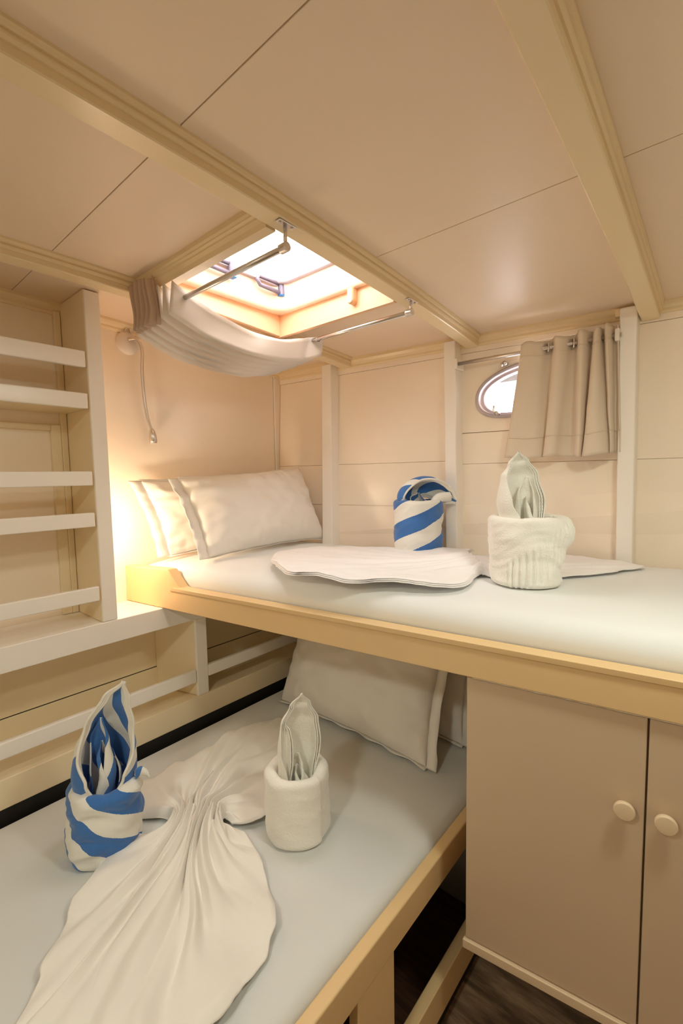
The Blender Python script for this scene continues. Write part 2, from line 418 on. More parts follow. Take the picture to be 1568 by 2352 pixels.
# hatch handles: bent loops with a barrel
def handle(cx, cy, sgn=1):
    z = .598
    bm = bmesh.new()
    P = [(cx, cy, .606), (cx, cy - .085, .606), (cx, cy - .094, .594), (cx, cy - .082, .580), (cx, cy, .578)]
    tube(bm, P, .0062, 8)
    h = link_mesh('handle', bm, 'hatchmetal', w1, smooth=True)
    bm = bmesh.new(); cyl(bm, (cx, cy + .004, .612), (cx, cy + .004, .572), .011, 16)
    link_mesh('barrel', bm, 'hatchmetal', h, bevel=.001)
    bm = bmesh.new(); box(bm, cx - .010, cx + .010, cy - .006, cy + .014, .568, .5725); link_mesh('cap', bm, 'blue', h, bevel=.001)
handle(.448, -.412); handle(.448, -.60)
bm = bmesh.new(); box(bm, .432, .446, -.74, -.42, .597, .606); link_mesh('hinge_strip', bm, 'grey', w1, bevel=.001)

# ================================================================== PORTHOLE
w2 = D.objects.new('window_2', None); COL.objects.link(w2); w2['kind'] = 'structure'
def oring(a, b_, off, N=72):
    out = []
    for i in range(N):
        x, z = oval(2 * pi * i / N, a, b_); out.append((x, W(x, z) - off, z))
    return out
bm = bmesh.new()
grid(bm, [oring(PA + .006, PB + .006, -.002), oring(PA + .006, PB + .006, .006), oring(PA + .004, PB + .004, .009), oring(PA - .004, PB - .004, .009), oring(PA - .006, PB - .006, .006),
          oring(PA - .006, PB - .006, -.012), oring(PA - .013, PB - .013, -.014), oring(PA - .014, PB - .014, -.040), oring(PA + .004, PB + .004, -.040)], closed_v=True)
link_mesh('frame', bm, 'grey', w2, smooth=True)
bm = bmesh.new()
vs = [bm.verts.new(p) for p in oring(PA - .012, PB - .012, -.022)]; bm.faces.new(vs)
link_mesh('pane', bm, 'glass', w2)
def clamp(x, z, d):
    bm = bmesh.new(); y = W(x, z) - .014
    cyl(bm, (x, y + .004, z), (x, y - .016, z), .0065, 14); cyl(bm, (x, y - .002, z), (x, y - .02, z), .003)
    tube(bm, [(x, y - .012, z), (x - .010, y - .014, z + d * .006), (x - .006, y - .02, z + d * .024)], [.004, .004, .003], 8)
    o = link_mesh('clamp', bm, 'steel', w2, smooth=True, bevel=0)
    return o
clamp(.958, .196, 1); clamp(.985, .352, -.35)

# ================================================================== BEAM BRACKETS, BLIND RODS, BLIND
def blind_rod(y, zt, xt, xe, label):
    t = thing('blind_rod', label, 'curtain rod', 'blind rods of the skylight')
    bm = bmesh.new(); zb = zc(y) - .036
    box(bm, xt - .004, xt + .010, y - .022, y + .022, zb - .0025, zb); link_mesh('mounting_plate', bm, 'steel', t, bevel=.0015)
    for s in (-.015, .015):
        bm = bmesh.new(); cyl(bm, (xt + .003, y + s, zb - .002), (xt + .003, y + s, zb - .005), .0035, 10); link_mesh('screw', bm, 'steel', t, bevel=.001)
    bm = bmesh.new(); cyl(bm, (xt, y, zb), (xt, y, zt), .004, 12); link_mesh('stem', bm, 'steel', t, smooth=True)
    bm = bmesh.new(); cyl(bm, (xt + .006, y, zt), (xt - .014, y, zt), .0095, 18); link_mesh('socket', bm, 'steel', t, bevel=.002)
    bm = bmesh.new(); cyl(bm, (xt - .01, y, zt), (xe, y, zt), .0062, 16); link_mesh('rod', bm, 'steel', t, smooth=True)
    bm = bmesh.new(); cyl(bm, (xe, y, zt), (xe, y, zc(y) - .002), .003, 10); link_mesh('stem', bm, 'steel', t, smooth=True)
    for k in (0, 3):
        bm = bmesh.new(); tube(bm, [(xe - .01 + k * .055, y, zt - .008), (xe - .012 + k * .055, y - .014, zt - .012), (xe - .004 + k * .055, y - .020, zt - .004)], .0018, 6)
        link_mesh('hook', bm, 'steel', t, smooth=True)
    return t
blind_rod(-.79, .442, .880, .345, 'steel blind rod nearest the lens under the skylight, on a screwed stem')
blind_rod(-.350, .430, .888, .40, 'steel blind rod on the hull side of the skylight, on a short stem')
# gathered blind: pleats hanging between the two rods
def blind():
    Y0, Y1 = -.825, -.315
    prof = [(.520, .030), (.516, .020), (.510, -.002), (.505, -.030), (.500, -.043), (.495, -.040), (.490, -.015), (.484, .03), (.480, .034), (.476, .03),
            (.470, -.035), (.466, -.047), (.462, -.044), (.455, .0), (.451, .035), (.447, .04), (.443, .035),
            (.437, -.038), (.433, -.052), (.429, -.048), (.422, .0), (.418, .04), (.414, .044), (.410, .04),
            (.404, -.04), (.400, -.056), (.396, -.05), (.389, .0), (.385, .04), (.381, .045), (.377, .035),
            (.371, -.045), (.367, -.060), (.363, -.052), (.357, .0), (.352, .045), (.348, .038), (.342, -.04), (.339, -.062)]
    n = 60; rows = []
    for i in range(n + 1):
        t = i / n; y = Y0 + (Y1 - Y0) * t
        zr = .442 + (.430 - .442) * t
        s = 4 * t * (1 - t); row = []
        for k, (x, dz) in enumerate(prof):
            u = k / (len(prof) - 1)
            # tops droop most, the gathered ends stay up at the rods
            sag = .052 * s ** .9 * (1.0 if dz < 0 else 1.25)
            edge = min(1, min(t, 1 - t) / .10)
            h = dz * (.55 + .45 * edge) if dz > 0 and t > .5 else dz
            wob = .004 * sin(9 * t + k * .9) * s + .003 * noise.noise((k * .35, t * 9, 0))
            xx = x + .012 * s * (1 - u) + wob + (.03 * (t > .5) * (1 - edge) * (1 - u))
            row.append((xx, y, zr + h - sag + .004 * noise.noise((t * 7, k * .5, 3))))
        rows.append(row)
    bm = bmesh.new(); grid(bm, rows)
    o = link_mesh('skylight_blind', bm, 'blind', smooth=True)
    s_ = o.modifiers.new('solid', 'SOLIDIFY'); s_.thickness = .0012
    tag(o, 'pale cotton blind gathered in pleats at the forward end of the skylight', 'blind')
    # ruffle at the near rod, its shade put into a brown colour: short standing pleats
    bm = bmesh.new()
    pr = []
    for i in range(61):
        u = i / 60; x = .335 + .115 * u; a = .011 * math.asin(.98 * sin(u * 2 * pi * 5.5)) / 1.37
        pr.append((x, a))
    rows = []
    for j in range(13):
        v = j / 12; z = .385 + .115 * v
        rows.append([(x + .004 * sin(v * 3 + x * 60), -.832 + a * (1.2 - .3 * v) + .004 * sin(v * 5), z + .010 * sin(x * 55) * v + .03 * (x - .39) * 3 * v) for x, a in pr])
    grid(bm, rows)
    r = link_mesh('pleat_ends', bm, 'blind_shade', o, smooth=True)
    s_ = r.modifiers.new('solid', 'SOLIDIFY'); s_.thickness = .0012
blind()

# ================================================================== READING LAMP
LX, LY, LZ = 0, -.700, .452
t = thing('reading_lamp', 'reading lamp with a clear round base and hanging flexible stalk on the forward wall', 'lamp')
bm = bmesh.new()
rows = []
for (dx, r) in ((0, .037), (.006, .038), (.012, .034), (.018, .024), (.020, .010), (.020, .001)):
    rows.append([(dx, LY + r * cos(2 * pi * k / 32), LZ + r * sin(2 * pi * k / 32)) for k in range(32)])
grid(bm, rows, closed_v=True); link_mesh('base', bm, 'plasticw', t, smooth=True)
bm = bmesh.new()
for s in (-1, 1): tube(bm, [(.008, LY + s * .012, LZ + .030), (.014, LY + s * .006, LZ + .045), (.006, LY + s * .002, LZ + .058)], .003, 8)
link_mesh('bracket', bm, 'steel', t, smooth=True)
def bez(ps, n=24):
    ps = [Vector(p) for p in ps]; out = []
    ps = [ps[0] * 2 - ps[1]] + ps + [ps[-1] * 2 - ps[-2]]
    for i in range(1, len(ps) - 2):
        for k in range(n):
            u = k / n; a, b_, c, d = ps[i - 1:i + 3]
            out.append(.5 * ((2 * b_) + (c - a) * u + (2 * a - 5 * b_ + 4 * c - d) * u * u + (3 * b_ - a - 3 * c + d) * u ** 3))
    out.append(ps[-2]); return out
path = bez([(.018, -.703, .462), (.040, -.685, .462), (.046, -.672, .43), (.04, -.672, .36), (.036, -.668, .28), (.036, -.660, .21), (.036, -.648, .165)], 14)
bm = bmesh.new(); tube(bm, path, .0052, 10); link_mesh('flexible_arm', bm, 'steel', t, smooth=True)
hd = Vector((.036, -.646, .160))
bm = bmesh.new()
tube(bm, [hd + Vector((0, -.001, .012)), hd + Vector((0, 0, .004)), hd + Vector((0, .002, -.012)), hd + Vector((0, .003, -.030)), hd + Vector((0, .003, -.037))], [.005, .009, .012, .013, .0115], 16)
link_mesh('lamp_head', bm, 'steel', t, smooth=True)
M['led'] = emit_mat('warm_led_lens', (1.0, .75, .45), 1)
bm = bmesh.new(); tube(bm, [hd + Vector((0, .003, -.0375)), hd + Vector((0, .003, -.0395))], .009, 16); link_mesh('lens', bm, 'plasticw', t)
# small warm bunk light tucked behind the shelf post
t = thing('bunk_light', 'small warm bunk light tucked behind the shelf post at the pillow end', 'lamp')
bx('housing', (.07, .13, -.888, -.872, -.20, -.12), 'plasticw', t, bevel=.004)
bx('lens', (.078, .122, -.872, -.866, -.19, -.13), 'led', t, bevel=.002)
l = D.lights.new('bunk_lamp', 'POINT'); l.energy = READ_POWER; l.color = (1.0, .80, .60); l.shadow_soft_size = .02
lo = D.objects.new('bunk_lamp', l); COL.objects.link(lo); lo.location = (.145, -.845, -.15)

# ceiling lamp just outside the frame, and an added fill lamp further back
def ceiling_lamp(x, y, label, power=LAMP_POWER):
    t = thing('ceiling_lamp', label, 'lamp')
    z = zc(y)
    bm = bmesh.new()
    rows = [[(x + r * cos(2 * pi * k / 40), y + r * sin(2 * pi * k / 40), z - d) for k in range(40)] for (d, r) in ((0, .10), (.018, .10), (.022, .092), (.022, .085))]
    grid(bm, rows, closed_v=True); link_mesh('rim', bm, 'plasticw', t, smooth=True)
    bm = bmesh.new()
    rows = [[(x + r * cos(2 * pi * k / 40), y + r * sin(2 * pi * k / 40), z - d) for k in range(40)] for (d, r) in ((.02, .086), (.032, .07), (.038, .04), (.04, .002))]
    vs = grid(bm, rows, closed_v=True); bm.faces.new(vs[-1]); link_mesh('diffuser', bm, emit_mat('lamp_diffuser', LAMP_COLOR, 6), t, smooth=True)
    l = D.lights.new('ceiling_light', 'AREA'); l.shape = 'DISK'; l.size = .17; l.energy = power; l.color = LAMP_COLOR
    o = D.objects.new('ceiling_light', l); COL.objects.link(o); o.location = (x, y, z - .045)
ceiling_lamp(1.66, -.74, 'round ceiling lamp over the aft end of the upper bunk')
ceiling_lamp(1.2, -1.9, 'added round fill lamp behind the photographer', LAMP_POWER * 1.35)  # unseen lamp added to fill the cabin with light

# ================================================================== UPPER SHELVES
sh = thing('wall_shelf', 'tall pale open shelf unit with front rails standing on the ledge by the forward wall', 'shelf')
bm = bmesh.new(); z0 = -.412
box(bm, .001, .186, -.900, -.889, z0, zc(-.895) - .003); link_mesh('side_panel', bm, 'shelf', sh, bevel=.001)
bx('post', (.165, .190, -.899, -.8575, z0, zc(-.88) - .003), 'white', sh, bevel=.003)
bx('post', (.165, .190, -1.90, -1.86, z0, zc(-1.9) - .003), 'white', sh, bevel=.003)
for (za, zb) in ((.308, .352), (.196, .238), (-.016, .024), (-.132, -.092), (-.345, -.303)):
    bx('rail', (.180, .197, -1.895, -.906, za, zb), 'white', sh, bevel=.0035)
bx('shelf_board', (.0, .182, -1.9, -.901, .200, .214), 'shelf', sh); bx('shelf_board', (.0, .182, -1.9, -.901, -.128, -.114), 'shelf', sh)
bm = bmesh.new()
box(bm, .0, .012, -.945, -.918, z0, .166); box(bm, .0, .012, -1.9, -.945, .148, .166); box(bm, .0, .014, -.918, -.901, z0, .5)
link_mesh('back_frame', bm, 'shelf', sh, bevel=.002)
# ledge and low cubby shelf
lg = thing('ledge_shelf', 'long cream ledge with two railed cubbies running beside the lower bunk', 'shelf')
yE = W(.1, -.5) - .012
bx('ledge_top', (.001, .176, YB + .01, yE, -.432, -.413), 'white', lg, bevel=.001)
bx('fascia', (.175, .191, YB + .01, yE, -.480, -.4125), 'white', lg, bevel=.003)
bm = bmesh.new()
hexa(bm, [(.001, -.655, -.748), (.18, -.606, -.748), (.18, -.596, -.748), (.001, -.645, -.748), (.001, -.655, -.433), (.18, -.606, -.433), (.18, -.596, -.433), (.001, -.645, -.433)])
link_mesh('divider', bm, 'shelf', lg, bevel=.001)
bx('post', (.168, .190, -.606, -.563, -.750, -.479), 'white', lg, bevel=.003)
bx('rail', (.172, .189, -2.5, -.608, -.700, -.656), 'white', lg, bevel=.004)
bx('rail', (.172, .189, -.562, yE, -.694, -.652), 'white', lg, bevel=.004)
bx('shelf_board', (.001, .174, YB + .01, yE, -.766, -.750), 'shelf', lg, bevel=.001)
bx('front_board', (.172, .190, YB + .01, yE, -.828, -.7495), 'shelf', lg, bevel=.003)
bx('gap_shade_strip', (.168, .184, YB + .01, yE, -.90, -.8285), 'dark', lg, bevel=.001)  # black strip stands in for the shade in the gap beside the mattress

# ================================================================== LOWER BUNK
lb = thing('lower_bunk', 'cream wooden lower bunk frame with an open locker space underneath', 'bed')
bx('side_rail', (1.060, 1.086, YB + .02, -.10, -.935, -.862), 'rail', lb, bevel=.004)
bx('post', (1.062, 1.084, -.853, -.738, FLOOR, -.934), 'rail', lb, bevel=.002)
bx('post', (1.062, 1.084, -2.0, -1.9, FLOOR, -.934), 'rail', lb, bevel=.002)
bx('base_board', (.20, 1.06, YB + .02, -.06, -.945, -.930), 'darkgrey', lb, bevel=0)
bx('bottom_rail', (1.066, 1.092, YB + .02, -.24, -1.252, -1.168), 'rail', lb, bevel=.003)
bx('kickboard', (1.066, 1.080, YB + .02, -.24, FLOOR + .001, -1.252), 'dark', lb, bevel=0)
bx('locker_end', (.20, 1.065, -.235, -.22, FLOOR + .013, -.946), 'darkgrey', lb, bevel=0)
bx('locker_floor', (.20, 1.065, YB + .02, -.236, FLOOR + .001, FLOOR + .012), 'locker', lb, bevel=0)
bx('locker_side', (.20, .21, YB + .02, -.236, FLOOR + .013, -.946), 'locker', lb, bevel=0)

def mattress(name, x0, x1, yf, yb, ztop, zbot, R, mat, label, soft=.10, n=90, m=60, droop=.012):
    # x0..x1 long range, yf(x)/yb(x) the two sides
    bm = bmesh.new(); prof = []
    K = 10
    for k in range(K + 1):  # near side, bottom to top
        a = pi / 2 * k / K; prof.append(('f', R * (1 - sin(a)) * 0 + R - R * sin(a) if False else R * (1 - sin(a)), -R * (1 - cos(a)) * 0, a))
    rows = []
    for i in range(n + 1):
        u = i / n; x = x0 + (x1 - x0) * u
        ex = min(u * (x1 - x0), (1 - u) * (x1 - x0))
        row = []
        f, b_ = yf(x), yb(x); w = b_ - f
        top = []
        H = ztop - zbot
        # superelliptic section
        for j in range(m + 1):
            t = j / m
            # cluster points near both sides
            s = .5 - .5 * cos(pi * t); d = min(s, 1 - s) * w
            zz = ztop
            def fall(dd): 
                r = 0
                if dd < soft: r += droop * (1 - dd / soft) ** 2
                if dd < R: r += R - sqrt(max(0, R * R - (R - dd) ** 2))
                return r
            zz -= fall(d); zz -= fall(max(0, ex) + .0) if ex < max(soft, R) else 0
            zz += .0015 * noise.noise((x * 4, s * w * 4, 1.3))
            zz = max(zz, zbot + .02)
            top.append((x, f + s * w, zz))
        row = [(x, f + .004, zbot)] + top + [(x, b_ - .004, zbot)]
        rows.append(row)
    vs = grid(bm, rows, closed_v=True); bm.faces.new(vs[0][::-1]); bm.faces.new(vs[-1])
    o = link_mesh(name, bm, mat, smooth=True)
    tag(o, label, 'mattress'); return o
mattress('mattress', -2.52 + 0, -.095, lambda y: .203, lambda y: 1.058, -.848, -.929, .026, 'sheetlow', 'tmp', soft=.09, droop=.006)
mo = D.objects['mattress']
# built along x, turned so that it lies along y
for v in mo.data.vertices: v.co = Vector((v.co.y, v.co.x, v.co.z))
mo.data.flip_normals()
mo['label'] = 'long mattress in a greyish white sheet on the lower bunk'

# ================================================================== UPPER BUNK
ub = thing('upper_bunk', 'upper bunk with a deep ochre cream front rail, fixed above the cabinet', 'bed')
XE = 2.12
bm = bmesh.new()
zb = -.4115
outl = [(.002, zb), (XE, zb), (XE, -.338), (.288, -.338), (.276, -.335), (.228, -.287), (.218, -.284), (.002, -.292)]
def rail_pts(off, pts): return [(x, RY(x) + off, z) for x, z in pts]
a = [bm.verts.new(p) for p in rail_pts(0, outl)]; b_ = [bm.verts.new(p) for p in rail_pts(.034, outl)]
bm.faces.new(a); bm.faces.new(b_[::-1])
for i in range(len(a)): bm.faces.new((a[i], a[(i + 1) % len(a)], b_[(i + 1) % len(a)], b_[i]))
link_mesh('front_rail', bm, 'rail', ub, bevel=.003)
bm = bmesh.new()
for (x0, x1) in ((.235, XE),):
    hexa(bm, [(x0, RY(x0) - .0035, -.350), (x1, RY(x1) - .0035, -.350), (x1, RY(x1) + .002, -.350), (x0, RY(x0) + .002, -.350), (x0 + .015, RY(x0) - .0035, -.3375), (x1, RY(x1) - .0035, -.3375), (x1, RY(x1) + .03, -.3375), (x0 + .015, RY(x0) + .03, -.3375)])
link_mesh('capping', bm, 'rail', ub, bevel=.0015)
bm = bmesh.new()
hexa(bm, [(.003, RY(0) + .034, -.408), (XE, RY(XE) + .034, -.408), (XE, W(XE, -.4) - .012, -.408), (.003, W(0, -.4) - .012, -.408),
          (.003, RY(0) + .034, -.394), (XE, RY(XE) + .034, -.394), (XE, W(XE, -.4) - .012, -.394), (.003, W(0, -.4) - .012, -.394)])
link_mesh('base_board', bm, 'shelf', ub)
mattress('mattress', .006, XE, lambda x: RY(x) + .036 , lambda x: W(x, -.3) - .004, -.270, -.393, .036, 'sheet', 'upper bunk mattress in a smooth white fitted sheet', soft=.16, droop=.018)

bm = bmesh.new()
tube(bm, [(x, RY(x) + .004 + .001 * noise.noise((x * 40, 0, 0)), zb - .0005 + .0012 * noise.noise((x * 60, 3, 0))) for x in [1.17 + .94 * i / 160 for i in range(161)]], [.0014 + .0008 * noise.noise((i * .4, 7, 0)) for i in range(161)], 6)
link_mesh('sealant_bead', bm, 'plasticw', ub, smooth=True)

# ================================================================== CABINET
cb = thing('cabinet', 'plain beige two door cabinet under the upper bunk', 'cabinet')
def CY(x): return -.738 + .142 * x
def cbox(name, x0, x1, z0, z1, f, th, mat, parent, bevel=.002):
    bm = bmesh.new()
    hexa(bm, [(x0, CY(x0) + f, z0), (x1, CY(x1) + f, z0), (x1, CY(x1) + f + th, z0), (x0, CY(x0) + f + th, z0),
              (x0, CY(x0) + f, z1), (x1, CY(x1) + f, z1), (x1, CY(x1) + f + th, z1), (x0, CY(x0) + f + th, z1)])
    return link_mesh(name, bm, mat, parent, bevel=bevel)
cbox('body', 1.158, 2.10, -1.0, -.414, .018, .53, 'cab', cb)
d1 = cbox('door', 1.156, 1.4605, -.993, -.4145, 0, .0165, 'cab', cb)
d2 = cbox('door', 1.4635, 1.78, -.993, -.4145, 0, .0165, 'cab', cb)
d3 = cbox('door', 1.783, 2.10, -.993, -.4145, 0, .0165, 'cab', cb)
cbox('bottom_strip', 1.152, 2.10, -1.016, -.9955, -.006, .024, 'cabedge', cb)
def knob(x, z, d):
    bm = bmesh.new(); y = CY(x); nx, ny = .142, -1.0; L_ = sqrt(nx * nx + 1); nx /= L_; ny /= L_
    def pt(o, r, k): 
        a = 2 * pi * k / 28; tx, ty = -ny, nx
        return (x + nx * o + tx * r * cos(a), y + ny * o + ty * r * cos(a), z + r * sin(a))
    prof = ((0, .006), (.006, .007), (.010, .012), (.012, .0158), (.014, .0165), (.0185, .0165), (.020, .0155), (.0203, .014), (.0203, .0008))
    vs = grid(bm, [[pt(o, r, k) for k in range(28)] for o, r in prof], closed_v=True); bm.faces.new(vs[-1])
    link_mesh('knob', bm, 'cabedge', d, smooth=True)
knob(1.432, -.583, d1); knob(1.490, -.584, d2); knob(2.06, -.584, d3)
bx('plinth', (1.30, 2.10, -.15, .15, FLOOR + .001, -1.0), 'darkgrey', cb, bevel=0)

# ================================================================== PORTHOLE CURTAIN
cr = thing('curtain_rod', 'thin metal curtain rod above the porthole', 'curtain rod')
def rodp(x, off=.046): return Vector((x, W(x, .37) - off, .367 + (x - .848) * .022))
bm = bmesh.new(); cyl(bm, rodp(.835), rodp(1.305), .0062, 14); link_mesh('rod', bm, 'steel', cr, smooth=True)
for x in (.836, 1.296):
    p = rodp(x); bm = bmesh.new(); box(bm, x - .006, x + .006, p.y - .010, p.y + .0445, p.z - .016, p.z + .018); link_mesh('bracket', bm, 'white', cr, bevel=.003)
def curtain():
    # plan path of the gathered cloth: list of (x_top, x_bottom, off_top, off_bottom)
    P = [(1.040, .990, .044, .050), (1.050, 1.000, .060, .060), (1.080, 1.035, .062, .064), (1.104, 1.075, .052, .062), (1.116, 1.098, .034, .050), (1.128, 1.104, .032, .040),
         (1.140, 1.108, .056, .062), (1.156, 1.128, .062, .072), (1.172, 1.142, .052, .066), (1.180, 1.150, .036, .044), (1.188, 1.172, .030, .034), (1.196, 1.186, .040, .044),
         (1.203, 1.196, .062, .066), (1.215, 1.208, .068, .074), (1.224, 1.214, .052, .060), (1.228, 1.214, .032, .040), (1.234, 1.214, .030, .040),
         (1.240, 1.218, .056, .080), (1.249, 1.232, .070, .094), (1.256, 1.256, .060, .096), (1.258, 1.276, .034, .084), (1.262, 1.284, .030, .060),
         (1.266, 1.286, .056, .070), (1.274, 1.290, .070, .072), (1.281, 1.292, .056, .060), (1.285, 1.292, .034, .036), (1.290, 1.297, .032, .034), (1.296, 1.306, .050, .052), (1.300, 1.312, .046, .048)]
    # smooth
    def cat(i, u, c):
        q = [P[min(max(k, 0), len(P) - 1)][c] for k in (i - 1, i, i + 1, i + 2)]
        return .5 * (2 * q[1] + (q[2] - q[0]) * u + (2 * q[0] - 5 * q[1] + 4 * q[2] - q[3]) * u * u + (3 * q[1] - q[0] - 3 * q[2] + q[3]) * u ** 3)
    rows = []
    nz = 34
    for j in range(nz + 1):
        v = j / nz; row = []
        for i in range(len(P) - 1):
            for k in range(5):
                u = k / 5
                xt, xb, ot, ob = (cat(i, u, c) for c in range(4))
                e = v ** 1.15; x = xt + (xb - xt) * e; o = ot + (ob - ot) * v
                ztop = .393 + (xt - 1.04) * .05 + .004 * sin(xt * 90); zbot = .046 + .003 * sin(xb * 40) + max(0, (xb - 1.21)) * .05
                z = ztop + (zbot - ztop) * v
                o += .003 * noise.noise((x * 22, z * 9, 0)) * v; x += .002 * noise.noise((z * 12, x * 9, 5)) * v
                row.append((x, W(x, z) - o, z))
        rows.append(row)
    bm = bmesh.new(); grid(bm, rows)
    o = link_mesh('curtain', bm, 'curtain', smooth=True)
    s = o.modifiers.new('solid', 'SOLIDIFY'); s.thickness = .0018
    tag(o, 'short beige eyelet curtain bunched over the porthole', 'curtain')
    # hem line stitched near the foot
    for vv in (.84, .12):
        hem = bmesh.new(); j = int(nz * vv); tube(hem, [Vector(p) + Vector((0, -.0018, 0)) for p in rows[j][::2]], .0008, 5)
        link_mesh('stitching', hem, 'curtain', o, smooth=True)
    for x, ang in ((1.085, -20), (1.118, 20), (1.160, -20), (1.186, 20), (1.212, -20)):
        bm = bmesh.new(); p = rodp(x); pts = []
        c, s_ = cos(radians(ang)), sin(radians(ang))
        for k in range(21):
            a = 2 * pi * k / 20; pts.append(p + Vector((.013 * cos(a) * s_, -.013 * cos(a) * c * .6, .013 * sin(a))))
        tube(bm, pts, .0028, 6, caps=False); link_mesh('eyelet', bm, 'steel', o, smooth=True)
curtain()

# ================================================================== PILLOWS
def pillow(label, B0, B1, T0, T1, th, seed, flange=(.0, .0), mat='pillow', bulge_back=.5, sag=.0, nx=90, ny=64, group=None):
    B0, B1, T0, T1 = map(Vector, (B0, B1, T0, T1))
    nrm = (B1 - B0).cross(T0 - B0).normalized()
    L_ = (B1 - B0).length; H = (T0 - B0).length
    def f(a, b_, side):
        # a,b in [-1,1]
        ca, cb_ = abs(a), abs(b_)
        inner = max(0, (1 - ca ** 2.6)) ** .55 * max(0, (1 - cb_ ** 2.4)) ** .6
        pin = 1 - .045 * (1 - ca ** 2) * 0 
        aa = a * (1 - .05 * (1 - cb_ ** 2)); bb = b_ * (1 - .07 * (1 - ca ** 2))
        u, v = (aa + 1) / 2, (bb + 1) / 2
        p = (B0 * (1 - u) + B1 * u) * (1 - v) + (T0 * (1 - u) + T1 * u) * v
        wr = .011 * noise.noise((a * 2.2 + seed, b_ * 2.0, side)) +   .007 * noise.noise((a * 5 + seed, b_ * 4, side + 4)) * (1 if side > 0 else .5)
        # radial gathers near seams
        ed = max(ca, cb_)
        gth = .0035 * sin(a * 34 + 3 * noise.noise((a * 4, seed, 0))) * max(0, (cb_ - .55) / .45) * (1 - cb_) * 4 + .004 * sin(b_ * 24 + seed) * max(0, (ca - .6) / .4) * (1 - ca) * 4
        hgt = th * inner * (1 if side > 0 else bulge_back) + (wr + gth) * min(1, inner * 3)
        edge = .006 * noise.noise((a * 5, b_ * 5, seed + 9)) * ed ** 6
        return p + nrm * (side * hgt + edge) + Vector((0, 0, -sag * (1 - ca ** 2) * max(0, b_)))
    bm = bmesh.new()
    def rowset(side):
        return [[f(-1 + 2 * i / nx, -1 + 2 * j / ny, side) for j in range(ny + 1)] for i in range(nx + 1)]
    grid(bm, rowset(1)); grid(bm, rowset(-1))
    bmesh.ops.remove_doubles(bm, verts=bm.verts, dist=.0006)
    o = link_mesh('pillow', bm, mat, smooth=True)
    tag(o, label, 'pillow', group)
    # flange: flat hem of the pillowcase round given sides
    fb = bmesh.new()
    def strip(fn, w_fn, n=60):
        rows = []
        for i in range(n + 1):
            t = i / n; p, out = fn(t); w_ = w_fn(t)
            wob = lambda k: nrm * (.0028 * k * sin(t * 23 + 4 * noise.noise((t * 3, seed, 8)) + seed) + .006 * k * noise.noise((t * 8, seed, k)))
            rows.append([p - out * .012, p + out * w_ * .5 + wob(.5), p + out * w_ + wob(1)])
        grid(fb, rows)
    U = (B1 - B0).normalized(); V = (T0 - B0).normalized()
    if flange[0]: strip(lambda t: (f(-1, -1 + 2 * t, 1), -U), lambda t: flange[0])
    if flange[1]: strip(lambda t: (f(1, -1 + 2 * t, 1), U), lambda t: flange[1])
    strip(lambda t: (f(-1 + 2 * t, -1, 1), (-V * .35 + nrm * .95).normalized()), lambda t: .010 + .004 * sin(t * 40))
    strip(lambda t: (f(-1 + 2 * t, 1, 1), V), lambda t: .006)
    q = link_mesh('case_hem', fb, mat, o, smooth=True)
    s = q.modifiers.new('solid', 'SOLIDIFY'); s.thickness = .0016; s.offset = 0
    return o
pillow('plump white pillow in front of the pair on the upper bunk', (.275, -.600, -.262), (.262, -.030, -.262), (.130, -.612, .000), (.150, -.060, .036), .082, 1.0, (.034, .0))
pillow('white pillow leaning behind the other one on the upper bunk', (.120, -.650, -.262), (.110, -.10, -.262), (.040, -.700, -.006), (.045, -.12, .01), .045, 5.0, (.040, .0), bulge_back=.25)
pillow('white pillow nearest the lens at the hull end of the lower bunk', (.300, -.330, -.838), (.925, -.335, -.838), (.285, -.175, -.50), (.915, -.190, -.50), .085, 9.0, (.0, .030), bulge_back=.3)
pillow('white pillow squeezed against the hull behind the lower bunk pillow', (.32, -.185, -.84), (.955, -.165, -.84), (.32, -.085, -.48), (.955, -.065, -.50), .050, 14.0, (.0, .028), bulge_back=.3)

# ================================================================== DRAPED CLOTHS
def poly_at(pts, t):
    seg = [(Vector(pts[i + 1]) - Vector(pts[i])).length for i in range(len(pts) - 1)]
    T = sum(seg) * t; i = 0
    while i < len(seg) - 1 and T > seg[i]: T -= seg[i]; i += 1
    u = T / seg[i]; n = len(pts); q = [Vector(pts[min(max(k, 0), n - 1)]) for k in (i - 1, i, i + 1, i + 2)]
    return .5 * ((2 * q[1]) + (q[2] - q[0]) * u + (2 * q[0] - 5 * q[1] + 4 * q[2] - q[3]) * u * u + (3 * q[1] - q[0] - 3 * q[2] + q[3]) * u ** 3)
def ridge(v, u, seed, freqs):
    s = 0; sh = max(0, 1 - u * 1.15)
    for k, (fr, am) in enumerate(freqs):
        ph = v * fr + 1.1 * noise.noise((v * 2.7, seed + k * 7, u * 1.3 + k))
        a = abs(sin(pi * ph)) ** .75; b_ = .5 - .5 * cos(2 * pi * ph)
        s += am * (a * sh + b_ * (1 - sh))
    return s
